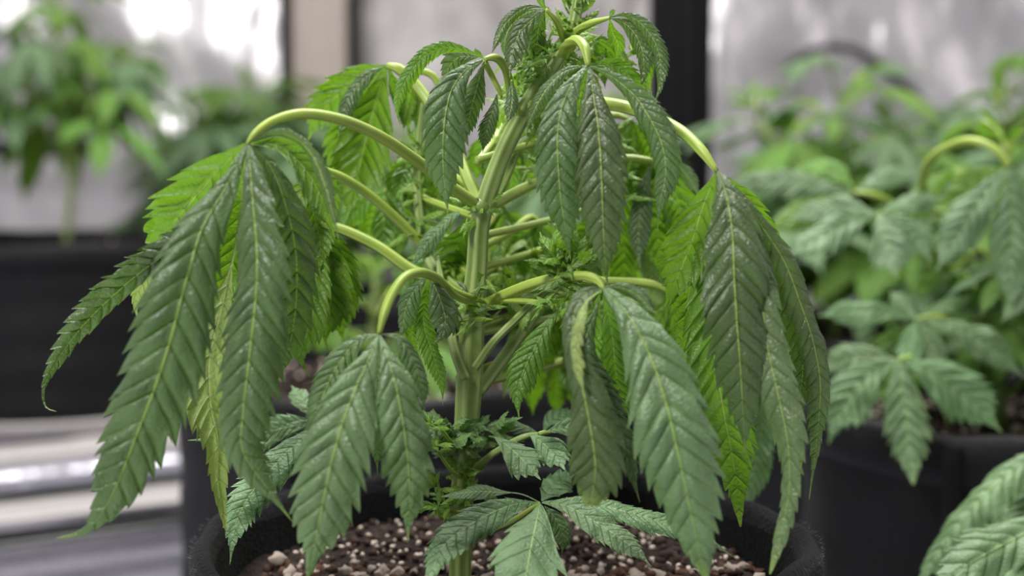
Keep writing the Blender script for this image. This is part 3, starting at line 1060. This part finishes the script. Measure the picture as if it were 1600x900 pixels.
# --- right petiole low, running behind
fan([(760, 478, .715), (830, 455, .74), (900, 440, .745), (950, 440, .745), (1020, 445, .745), (1050, 460, .745)], (8, 7, 7, 7, 7, 6), [
    LF([(1050, 460), (1058, 520), (1052, 580), (1046, 620)], .748, .76, 30, 0, .8, 'bright', under=True),
    LF([(1048, 460), (1024, 510), (1018, 570), (1026, 610)], .75, .76, 26, 0, .8, 'bright', under=True),
    LF([(1052, 462), (1090, 520), (1098, 590), (1090, 640)], .755, .77, 28, 0, .8, 'bright', under=True),
])
# --- branch to the right rising from a low node
tube_px('branch', [(745, 615, .705), (770, 582, .715), (800, 541, .725), (846, 476, .735), (880, 436, .74)], (11, 9), STEM, plant, seg=18)
tube_px('branch', [(742, 575, .69), (770, 535, .69), (805, 500, .69), (845, 462, .68), (884, 440, .665)], (7, 5), STEM, plant, seg=14)
tube_px('branch', [(728, 592, .69), (713, 555, .69), (703, 511, .70), (694, 470, .715), (688, 430, .73), (684, 400, .735)], (9, 5), STEM, plant, seg=14)
tube_px('branch', [(770, 318, .72), (795, 265, .73), (812, 225, .735), (835, 205, .735), (870, 180, .74), (900, 150, .74)], (9, 4), STEM, plant, seg=14)
tube_px('branch', [(742, 470, .71), (700, 440, .735), (668, 400, .75), (655, 330, .755), (652, 270, .758), (655, 220, .76), (660, 160, .76)], (9, 9, 9, 8, 7, 6, 5), STEM, plant, seg=14)
tube_px('branch', [(725, 735, .70), (745, 728, .695), (775, 706, .685), (820, 682, .68), (842, 678, .68)], (6, 5), STEM, plant, seg=12)
tube_px('branch', [(725, 712, .70), (748, 700, .705), (780, 690, .71), (800, 684, .712)], (6, 5), STEM, plant, seg=12)
tube_px('branch', [(720, 842, .69), (760, 830, .68), (800, 815, .675), (842, 785, .668)], (6, 5), STEM, plant, seg=12)

# --- R: low flat healthy leaf, bottom right of the stem
fan([(722, 842, .70), (760, 832, .69), (805, 812, .675), (843, 786, .662)], (6, 5), [
    LF([(842, 784), (815, 772), (785, 769), (740, 768), (689, 776)], .662, .67, 13, (40, 40), .35, 'fresh', prof=([0, .3, .38, .5, .65, .85, 1], [.1, .1, .4, .9, 1, .5, .02])),
    LF([(841, 785), (794, 791), (735, 820), (694, 852), (676, 890), (668, 925)], .66, .60, 30, (28, 10), .4, 'fresh', relief=.04),
    LF([(844, 786), (837, 820), (829, 860), (821, 905), (814, 960)], .658, .585, 56, (0, 0), .35, 'fresh', relief=.04, prof=([0, .08, .18, .35, .5, .7, .85, 1], [.05, .25, .55, .95, 1, .8, .45, .02])),
    LF([(846, 785), (884, 790), (925, 812), (965, 838), (1000, 866), (1018, 886)], .66, .63, 25, (-35, -30), .4, 'fresh', relief=.04),
    LF([(848, 784), (900, 784), (960, 795), (1030, 815), (1100, 840), (1146, 870)], .665, .68, 25, (-45, -40), .4, 'fresh', relief=.04),
    LF([(846, 783), (862, 764), (880, 750), (900, 740)], .668, .72, 22, -20, .4, 'fresh'),
    LF([(850, 790), (868, 810), (880, 840), (878, 866)], .672, .67, 15, 0, .4, 'fresh'),
])
fan([(842, 678, .68), (850, 676, .682), (858, 676, .685)], (4, 4), [
    LF([(772, 682), (800, 702), (824, 726), (845, 750)], .672, .655, 27, (-25, -20), .35, 'fresh', relief=.04),
    LF([(826, 676), (852, 696), (870, 715), (884, 736)], .68, .66, 25, (-25, -20), .35, 'fresh', relief=.04),
    LF([(850, 676), (880, 668), (910, 672), (930, 690)], .70, .71, 20, (-50, -40), .35, 'fresh'),
    LF([(840, 676), (800, 664), (770, 664), (742, 672)], .70, .70, 18, (50, 45), .35, 'fresh'),
    LF([(848, 676), (862, 656), (890, 648), (915, 650)], .72, .75, 18, (-40, -40), .35, 'fresh'),
])
# --- T: grey-green low leaf on the left, behind D
fan([(716, 690, .70), (640, 680, .705), (560, 660, .71), (505, 656, .71)], (5, 4), [
    LF([(505, 656), (450, 668), (390, 680), (330, 686), (293, 688)], .71, .69, 20, (30, 30), .3, 'fresh', relief=.04),
    LF([(505, 658), (470, 688), (432, 724), (392, 772), (368, 820), (359, 882)], .708, .64, 30, (20, 10), .4, 'fresh', relief=.04),
    LF([(505, 655), (480, 632), (465, 615), (455, 602)], .715, .76, 16, 20, .3, 'fresh'),
    LF([(503, 657), (460, 662), (430, 668), (380, 700), (350, 730)], .725, .73, 22, 20, .4, 'fresh'),
])
# --- grey-green leaf low on the right, behind H
fan([(735, 600, .72), (900, 560, .78), (1080, 560, .80), (1190, 590, .80)], (5, 4), [
    LF([(1190, 590), (1190, 650), (1184, 710), (1168, 770), (1136, 806)], .80, .79, 24, 0, .4, 'fresh'),
    LF([(1190, 590), (1225, 640), (1238, 700), (1232, 755)], .81, .82, 20, 0, .4, 'fresh'),
])
# --- pale leaf crossing behind the stem on the left
fan([(745, 325, .72), (738, 324, .722), (730, 326, .724)], (4, 4), [
    LF([(730, 326), (706, 338), (680, 364), (658, 392), (641, 420)], .724, .73, 15, (35, 30), .8, 'mid', relief=.12),
    LF([(738, 332), (722, 370), (706, 400), (700, 430)], .735, .75, 30, -10, .6, 'bright', under=True),
    LF([(740, 340), (735, 390), (722, 430), (705, 450)], .745, .76, 26, -10, .6, 'bright', under=True),
])


# --- dense drooping leaves on the far side of the plant
def back_fan(hx, hy, Y, size, seed, mat='bright', nl=5, under=True, bx=None, by=None):
    rnd = random.Random(seed)
    bx = 745 if bx is None else bx
    by = hy + 60 if by is None else by
    lf = []
    for k in range(nl):
        t = (k / (nl - 1) - 0.5) * 2 if nl > 1 else 0
        ln = size * (1 - 0.35 * abs(t)) * rnd.uniform(.85, 1.1)
        sp = t * size * 0.55 * rnd.uniform(.7, 1.2)
        lf.append(LF([(hx, hy), (hx + sp * .55, hy + ln * .28), (hx + sp * .9, hy + ln * .62), (hx + sp * rnd.uniform(.75, 1.05), hy + ln)],
                     Y, Y + rnd.uniform(-.02, .03), size * .15 * rnd.uniform(.85, 1.15), rnd.uniform(-25, 25), .7,
                     mat if rnd.random() < .75 else 'dark', under=under if rnd.random() < .8 else False))
    mx, my = (bx + hx) / 2, min(by, hy) - 12
    fan([(bx, by, .715), (mx, (my + by) / 2, (Y + .715) / 2), (hx - (hx - bx) * .12, hy - 10, Y), (hx, hy, Y)], (6, 5), lf)


for i, (hx, hy, Y, s) in enumerate(((800, 195, .76, 130), (845, 350, .78, 130), (990, 190, .77, 130), (975, 330, .80, 150), (900, 470, .76, 150),
                                    (830, 395, .80, 120), (700, 260, .79, 110), (655, 240, .775, 110), (690, 400, .79, 110), (600, 300, .79, 120),
                                    (1010, 480, .79, 150), (870, 540, .79, 130), (960, 560, .80, 120), (790, 330, .79, 100), (925, 380, .81, 130))):
    back_fan(hx, hy, Y, s, 900 + i, by=None if hy < 300 else hy + 40)

print('main leaves', SEED[0])


# --- tiny crowded leaves at the growing tips and nodes
def tuft(cx, cy, Y, n, length, spread, seed, mat='tuft', up=0.5, half=0.17, rad=8, name='bud_cluster'):
    rnd = random.Random(seed)
    M = Mesh()
    c = P(cx, cy, Y)
    m = Y / FPX
    length *= 1.25
    n = int(n * 1.2)
    for k in range(n):
        a = rnd.uniform(0, 6.283)
        el = rnd.uniform(-0.9, 1.2) * spread + up
        d = np.array([math.cos(a) * math.cos(el), math.sin(a) * math.cos(el), math.sin(el)])
        ln = length * m * rnd.uniform(.55, 1.15)
        o = c + np.array([rnd.gauss(0, rad * m) for _ in range(3)])
        bend = np.array([rnd.gauss(0, .3), rnd.gauss(0, .3), rnd.uniform(-.9, .15)])
        pts = [o, o + d * ln * .4, o + d * ln * .75 + bend * ln * .12, o + d * ln + bend * ln * .35]
        side = rnd.uniform(-1, 1)

        def nf(C, T, u, side=side):
            r = np.tile(np.array([side, -.6, .7]), (len(C), 1))
            return r
        V, F, A = leaflet_data(pts, nf, ln * half * rnd.uniform(.7, 1.3), 5, (.8, .8), .3, .1, .1, seed=seed * 50 + k, rows=3, cols=np.array([0, .1, .3, 1.0]))
        M.add(V, F, A)
    o = M.build(name, LEAF[mat], c, plant)
    o['kind'] = 'stuff'
    return o


tuft(902, 12, .70, 26, 52, .35, 1, up=1.05, half=.14, rad=7)
tuft(900, -5, .70, 14, 40, .3, 77, up=1.2, half=.15, rad=6)
tuft(898, 40, .70, 20, 34, .6, 2, up=.5)
tuft(866, 60, .705, 24, 34, .8, 3, up=.1, rad=14)
tuft(842, 95, .71, 26, 36, .8, 4, up=-.1, rad=16)
tuft(822, 130, .712, 20, 34, .8, 5, up=.2, rad=14)
tuft(905, 90, .72, 20, 36, .8, 6, up=-.2, rad=14)
tuft(850, 70, .70, 26, 40, .8, 61, up=-.3, rad=16)
tuft(830, 110, .70, 26, 40, .8, 62, up=-.3, rad=16)
tuft(880, 110, .72, 26, 46, .8, 63, up=-.3, rad=18)
tuft(940, 90, .72, 22, 44, .8, 64, up=-.3, rad=18)
tuft(850, 150, .725, 22, 50, .8, 65, up=-.3, rad=20)
tuft(820, 160, .73, 20, 44, .8, 66, up=-.2, rad=18)
tuft(815, 122, .69, 14, 26, .6, 7, up=.4, rad=8)
tuft(884, 430, .65, 34, 44, .9, 8, mat='bright', up=.35, rad=9)
tuft(886, 415, .652, 26, 50, .6, 9, up=.7, rad=10)
tuft(905, 400, .66, 14, 50, .4, 10, up=.9, rad=10)
tuft(884, 465, .66, 18, 36, .9, 11, up=-.3, rad=12)
tuft(742, 474, .69, 26, 40, .8, 12, up=.1, rad=16)
tuft(735, 468, .69, 12, 44, .6, 13, mat='dark', up=.1, rad=12)
tuft(790, 470, .73, 20, 60, .8, 14, up=.1, rad=22)
tuft(820, 440, .75, 20, 60, .8, 15, up=.1, rad=26)
tuft(752, 322, .70, 14, 34, .8, 16, up=.1, rad=10)
tuft(655, 240, .758, 14, 34, .8, 17, up=.2, rad=10)
tuft(653, 300, .756, 14, 34, .8, 18, up=.2, rad=10)
tuft(657, 355, .752, 16, 40, .8, 19, up=.2, rad=12)
tuft(690, 420, .742, 16, 44, .8, 20, up=.1, rad=16)
tuft(724, 690, .69, 24, 44, .7, 21, mat='young', up=.1, rad=8, half=.24)
tuft(700, 676, .69, 14, 50, .6, 22, mat='young', up=.1, rad=8, half=.24)
tuft(760, 676, .695, 14, 50, .6, 23, mat='young', up=.1, rad=8, half=.24)
tuft(722, 745, .69, 14, 34, .7, 24, up=.1, rad=12)
tuft(690, 790, .685, 14, 32, .7, 25, up=.1, rad=12)
tuft(735, 780, .69, 10, 34, .7, 26, up=.1, rad=12)
tuft(830, 250, .74, 14, 40, .8, 27, up=.0, rad=16)
tuft(1000, 300, .76, 14, 44, .8, 28, up=.0, rad=20)
tuft(950, 240, .76, 16, 44, .8, 29, up=.0, rad=20)
for pts in ([(720, 745, .69), (705, 735, .68), (690, 715, .675), (682, 700, .67)], [(718, 800, .69), (702, 795, .685), (690, 778, .68), (684, 760, .68)],
            [(722, 700, .69), (704, 690, .68), (690, 672, .675), (672, 664, .67)], [(722, 825, .69), (700, 812, .68), (686, 806, .675), (684, 792, .675)]):
    tube_px('side_shoot', pts, (4.5, 1.2), PETI, plant, seg=10)
    x_, y_, Y_ = pts[-1]
    tuft(x_, y_, Y_, 7, 30, .6, int(x_ + y_), mat='tuft', up=.4, rad=3, half=.2)

# ------------------------------------------------------------------ plants behind
def proto_leaflet(droop, seed, mat, fold):
    pts = []
    ang = 0.0
    x = z = 0.0
    for k in range(7):
        pts.append((x, 0, z))
        x += math.cos(ang) / 6
        z -= math.sin(ang) / 6
        ang += droop / 6

    def nf(C, T, u):
        r = np.cross(T, np.tile(np.array([0, 1.0, 0]), (len(C), 1)))
        return -r if r[0][2] < 0 else r
    V, F, A = leaflet_data(pts, nf, 0.135, 10, (fold, fold), .24, .06, .05, seed=seed, rows=3, cols=np.array([0, .06, .14, .45, .75, 1.0]))
    return mesh_of('leaflet', V, F, LEAF[mat], True, A)


PROTO = {}
for mt in ('far', 'farbright', 'fresh'):
    for dk, dr in (('flat', .45), ('mid', 1.0), ('hang', 1.6)):
        PROTO[mt, dk] = [proto_leaflet(dr, 60 + j, mt, .35 + .3 * j) for j in range(2)]


def bg_fan(root, b, hub, az, pitch, size, dk, mt, rnd, nl=7, rad=0.0016):
    """fan leaf on an arched petiole: b petiole foot, hub leaf centre"""
    b, hub = np.array(b, float), np.array(hub, float)
    mid = (b + hub) / 2 + np.array([0, 0, 0.18 * np.linalg.norm(hub - b)])
    V, F, A = tube_data([b, mid, hub], [rad * 1.2, rad, rad * .8], seg=7, ridges=3, ridge=.05, n=9)
    f = put('fan_leaf', mesh_of('fan_leaf', V - b, F, PETI, True, A), b, root)
    for k in range(nl):
        t = (k / (nl - 1) - .5) * 2
        s = size * (1.0 - .55 * abs(t) ** 1.4) * rnd.uniform(.88, 1.1)
        me = PROTO[mt, dk][rnd.randrange(2)]
        o = bpy.data.objects.new('leaflet', me)
        COL.objects.link(o)
        o.parent = f
        M = Matrix.Translation(Vector(hub - b)) @ Matrix.Rotation(az, 4, 'Z') @ Matrix.Rotation(pitch, 4, 'Y') \
            @ Matrix.Rotation(t * 1.9 + rnd.gauss(0, .08), 4, 'Z') @ Matrix.Rotation(rnd.gauss(.1, .14), 4, 'Y') @ Matrix.Rotation(rnd.gauss(0, .2), 4, 'X') @ Matrix.Scale(s, 4)
        o.matrix_basis = M
    return f


def bg_plant(name, label, base, height, nodes, size, seed, lean=(0, 0), mats=('far', 'farbright'), dks=('flat', 'mid'), branches=0, group='healthy plants standing behind', stem_r=.005, first=.25, petl=.5):
    rnd = random.Random(seed)
    root = thing(name, label, 'plant', base, group)
    base = np.array(base, float)

    def axis(o, top, k_nodes, sz, r, nm):
        pts = [o, o * .5 + top * .5 + np.array([rnd.gauss(0, .006), rnd.gauss(0, .006), 0]), top]
        V, F, A = tube_data(pts, [r, r * .75, r * .4], seg=10, ridges=5, n=14)
        put(nm, mesh_of(nm, V - o, F, STEM, True, A), o, root)
        az = rnd.uniform(0, 6.28)
        for k in range(k_nodes):
            t = first + (1 - first) * k / max(1, k_nodes - 1)
            c = o * (1 - t) + top * t
            az += 1.57 + rnd.gauss(0, .25)
            ss = sz * (1 - .55 * t ** 2)
            for q in (0, math.pi):
                a = az + q + rnd.gauss(0, .2)
                pl = ss * petl * rnd.uniform(.8, 1.2)
                up = pl * (.35 + .5 * t) * rnd.uniform(.6, 1.2)
                hub = c + np.array([math.cos(a) * pl, math.sin(a) * pl, up])
                bg_fan(root, c, hub, a, rnd.uniform(.0, .5) - .4 * (t > .85), ss * rnd.uniform(.85, 1.1), rnd.choice(dks), rnd.choice(mats), rnd, 7 if ss > .07 else 5)
        bg_fan(root, top, top + np.array([0, 0, .01]), rnd.uniform(0, 6), -.9, sz * .4, 'flat', mats[-1], rnd, 5)
    top = base + np.array([lean[0], lean[1], height])
    axis(base, top, nodes, size, stem_r, 'main_stem')
    for b in range(branches):
        t = rnd.uniform(.15, .5)
        o = base * (1 - t) + top * t
        a = b * 2.4 + rnd.uniform(0, .8)
        L = height * rnd.uniform(.45, .7)
        axis(o, o + np.array([math.cos(a) * L * .55, math.sin(a) * L * .55, L * .75]), max(2, nodes - 2), size * .8, stem_r * .6, 'branch')
    return root


def manual(root, foot, hub, az_deg, pitch_deg, size, dk, mt, seed, nl=7):
    bg_fan(root, P(*foot), P(*hub), math.radians(az_deg), math.radians(pitch_deg), size, dk, mt, random.Random(seed), nl, .0022)


# right-hand plant, nearest of the healthy ones
r1 = bg_plant('healthy_plant', 'large healthy leafy plant in the right-hand bag', BAGS['right'], .21, 5, .11, 51, branches=5, dks=('flat', 'mid'), first=.1)
def px_fan(root, peti, r, leaflets):
    p = tube_px('fan_leaf', peti, r, PETI, root, seg=8)
    for d in leaflets:
        build_leaflet(d, p)


px_fan(r1, [(1440, 300, 1.06), (1448, 258, 1.03), (1480, 230, 1.0), (1520, 220, .98), (1558, 236, .97), (1577, 262, .965)], (7, 6), [
    LF([(1575, 262), (1532, 310), (1497, 365), (1462, 425)], .965, .95, 34, 10, .6, 'far'),
    LF([(1578, 262), (1582, 330), (1580, 400), (1575, 482)], .963, .94, 34, 0, .6, 'far'),
    LF([(1580, 262), (1612, 305), (1638, 360), (1650, 430)], .965, .95, 32, -10, .6, 'far'),
    LF([(1574, 261), (1530, 275), (1495, 310), (1480, 345)], .98, 1.0, 22, 10, .6, 'farbright')])
px_fan(r1, [(1480, 420, 1.08), (1440, 370, 1.05), (1400, 338, 1.02), (1372, 334, 1.0)], (6, 5), [
    LF([(1370, 334), (1330, 346), (1280, 372), (1230, 404)], 1.0, .97, 30, (25, 20), .5, 'far'),
    LF([(1372, 335), (1380, 360), (1392, 395), (1402, 436)], .998, .96, 32, 0, .5, 'far'),
    LF([(1374, 333), (1405, 322), (1440, 312), (1480, 306)], 1.0, 1.03, 18, -40, .4, 'far'),
    LF([(1370, 333), (1320, 322), (1270, 328), (1225, 346)], 1.01, 1.04, 24, 40, .4, 'far'),
    LF([(1373, 334), (1410, 350), (1440, 380), (1455, 410)], 1.0, .98, 24, -20, .5, 'far')])
px_fan(r1, [(1470, 400, 1.12), (1420, 340, 1.12), (1370, 306, 1.10), (1335, 300, 1.10)], (6, 5), [
    LF([(1335, 300), (1260, 287), (1190, 284), (1125, 292)], 1.10, 1.10, 24, 30, .4, 'far'),
    LF([(1336, 299), (1310, 270), (1270, 262), (1235, 266)], 1.12, 1.15, 20, 40, .4, 'farbright'),
    LF([(1337, 299), (1370, 280), (1410, 272), (1440, 276)], 1.12, 1.14, 18, -40, .4, 'far'),
    LF([(1334, 301), (1290, 320), (1240, 342), (1190, 360)], 1.09, 1.07, 24, 20, .5, 'farbright')])
px_fan(r1, [(1560, 560, 1.08), (1520, 520, 1.04), (1470, 496, 1.0), (1432, 498, .98)], (6, 5), [
    LF([(1430, 498), (1380, 486), (1330, 486), (1275, 494)], .98, .97, 24, 35, .4, 'fresh'),
    LF([(1432, 500), (1424, 525), (1422, 552), (1420, 580)], .975, .95, 20, 0, .5, 'fresh'),
    LF([(1434, 500), (1452, 530), (1466, 565), (1478, 604)], .975, .95, 20, -10, .5, 'fresh'),
    LF([(1436, 499), (1490, 512), (1545, 540), (1604, 592)], .98, .96, 26, -30, .4, 'fresh'),
    LF([(1434, 497), (1470, 480), (1515, 476), (1560, 484)], 1.0, 1.03, 20, -45, .4, 'fresh'),
    LF([(1431, 497), (1410, 470), (1390, 455)], 1.0, 1.03, 16, 30, .4, 'fresh')])
px_fan(r1, [(1540, 600, 1.08), (1490, 572, 1.02), (1440, 556, .97), (1404, 562, .945)], (6, 5), [
    LF([(1404, 562), (1412, 620), (1420, 690), (1427, 757)], .94, .90, 34, 0, .5, 'fresh', prof=([0, .1, .3, .5, .7, .85, 1], [.1, .5, .95, 1, .75, .35, .02])),
    LF([(1402, 562), (1355, 588), (1318, 636), (1294, 694)], .945, .925, 40, (20, 10), .5, 'fresh'),
    LF([(1402, 561), (1350, 556), (1310, 566), (1275, 590)], .95, .96, 28, 30, .4, 'fresh'),
    LF([(1406, 562), (1460, 584), (1520, 630), (1566, 676)], .95, .93, 40, (-20, -10), .5, 'fresh')])
# further right-hand plants
bg_plant('healthy_plant', 'healthy plant rising between the black pole and the right-hand plant', BAGS['rear'], .27, 6, .19, 52, branches=9, first=.15)
bg_plant('healthy_plant', 'healthy plant in the far right row, under the bright wall', BAGS['farright'], .30, 6, .20, 53, branches=9, first=.15)
# plant at the right edge whose leaves reach in low
r4 = bg_plant('healthy_plant', 'plant at the right edge with long blurred leaves reaching in low', BAGS['corner'], .12, 2, .08, 54, branches=0, first=.5)
px_fan(r4, [(1880, 860, .82), (1800, 760, .83), (1720, 700, .84), (1660, 690, .84)], (8, 7), [
    LF([(1660, 690), (1590, 728), (1530, 780), (1478, 845), (1440, 905), (1428, 940)], .84, .80, 40, (35, 40), .9, 'fresh'),
    LF([(1662, 692), (1600, 800), (1560, 880), (1545, 940)], .86, .85, 30, 10, .5, 'fresh'),
    LF([(1668, 690), (1650, 800), (1640, 900)], .84, .80, 34, 0, .5, 'fresh')])
px_fan(r4, [(1880, 880, .80), (1800, 800, .79), (1730, 780, .78), (1690, 790, .78)], (8, 7), [
    LF([(1690, 790), (1610, 828), (1530, 872), (1440, 930)], .78, .74, 48, (25, 20), .5, 'fresh'),
    LF([(1692, 792), (1620, 870), (1560, 930)], .78, .74, 44, (10, 10), .5, 'fresh'),
    LF([(1695, 790), (1660, 880), (1640, 960)], .77, .73, 40, 0, .5, 'fresh')])
# left plants
bg_plant('tall_thin_plant', 'tall thin plant in the far left bag, bare lower stem', BAGS['left'] + np.array([.02, 0, 0]), .34, 7, .17, 55, mats=('far', 'farbright'), dks=('mid', 'hang'), branches=2, first=.42)
bg_plant('bushy_plant', 'bushy blurred plant in front of the back wall, left of the wilted one', BAGS['bush'], .30, 6, .26, 56, branches=9, first=.1)
bg_plant('healthy_plant', 'leafy plant half hidden behind the right side of the wilted one', BAGS['midright'], .26, 6, .16, 59, branches=6, first=.1)
bg_plant('healthy_plant', 'plant deep behind the stem of the wilted one', BAGS['midback'], .22, 5, .16, 57, branches=4, first=.2)
bg_plant('healthy_plant', 'young plant in the bag directly behind the wilted one', BAGS['behind'], .10, 3, .10, 58, branches=0, first=.3)
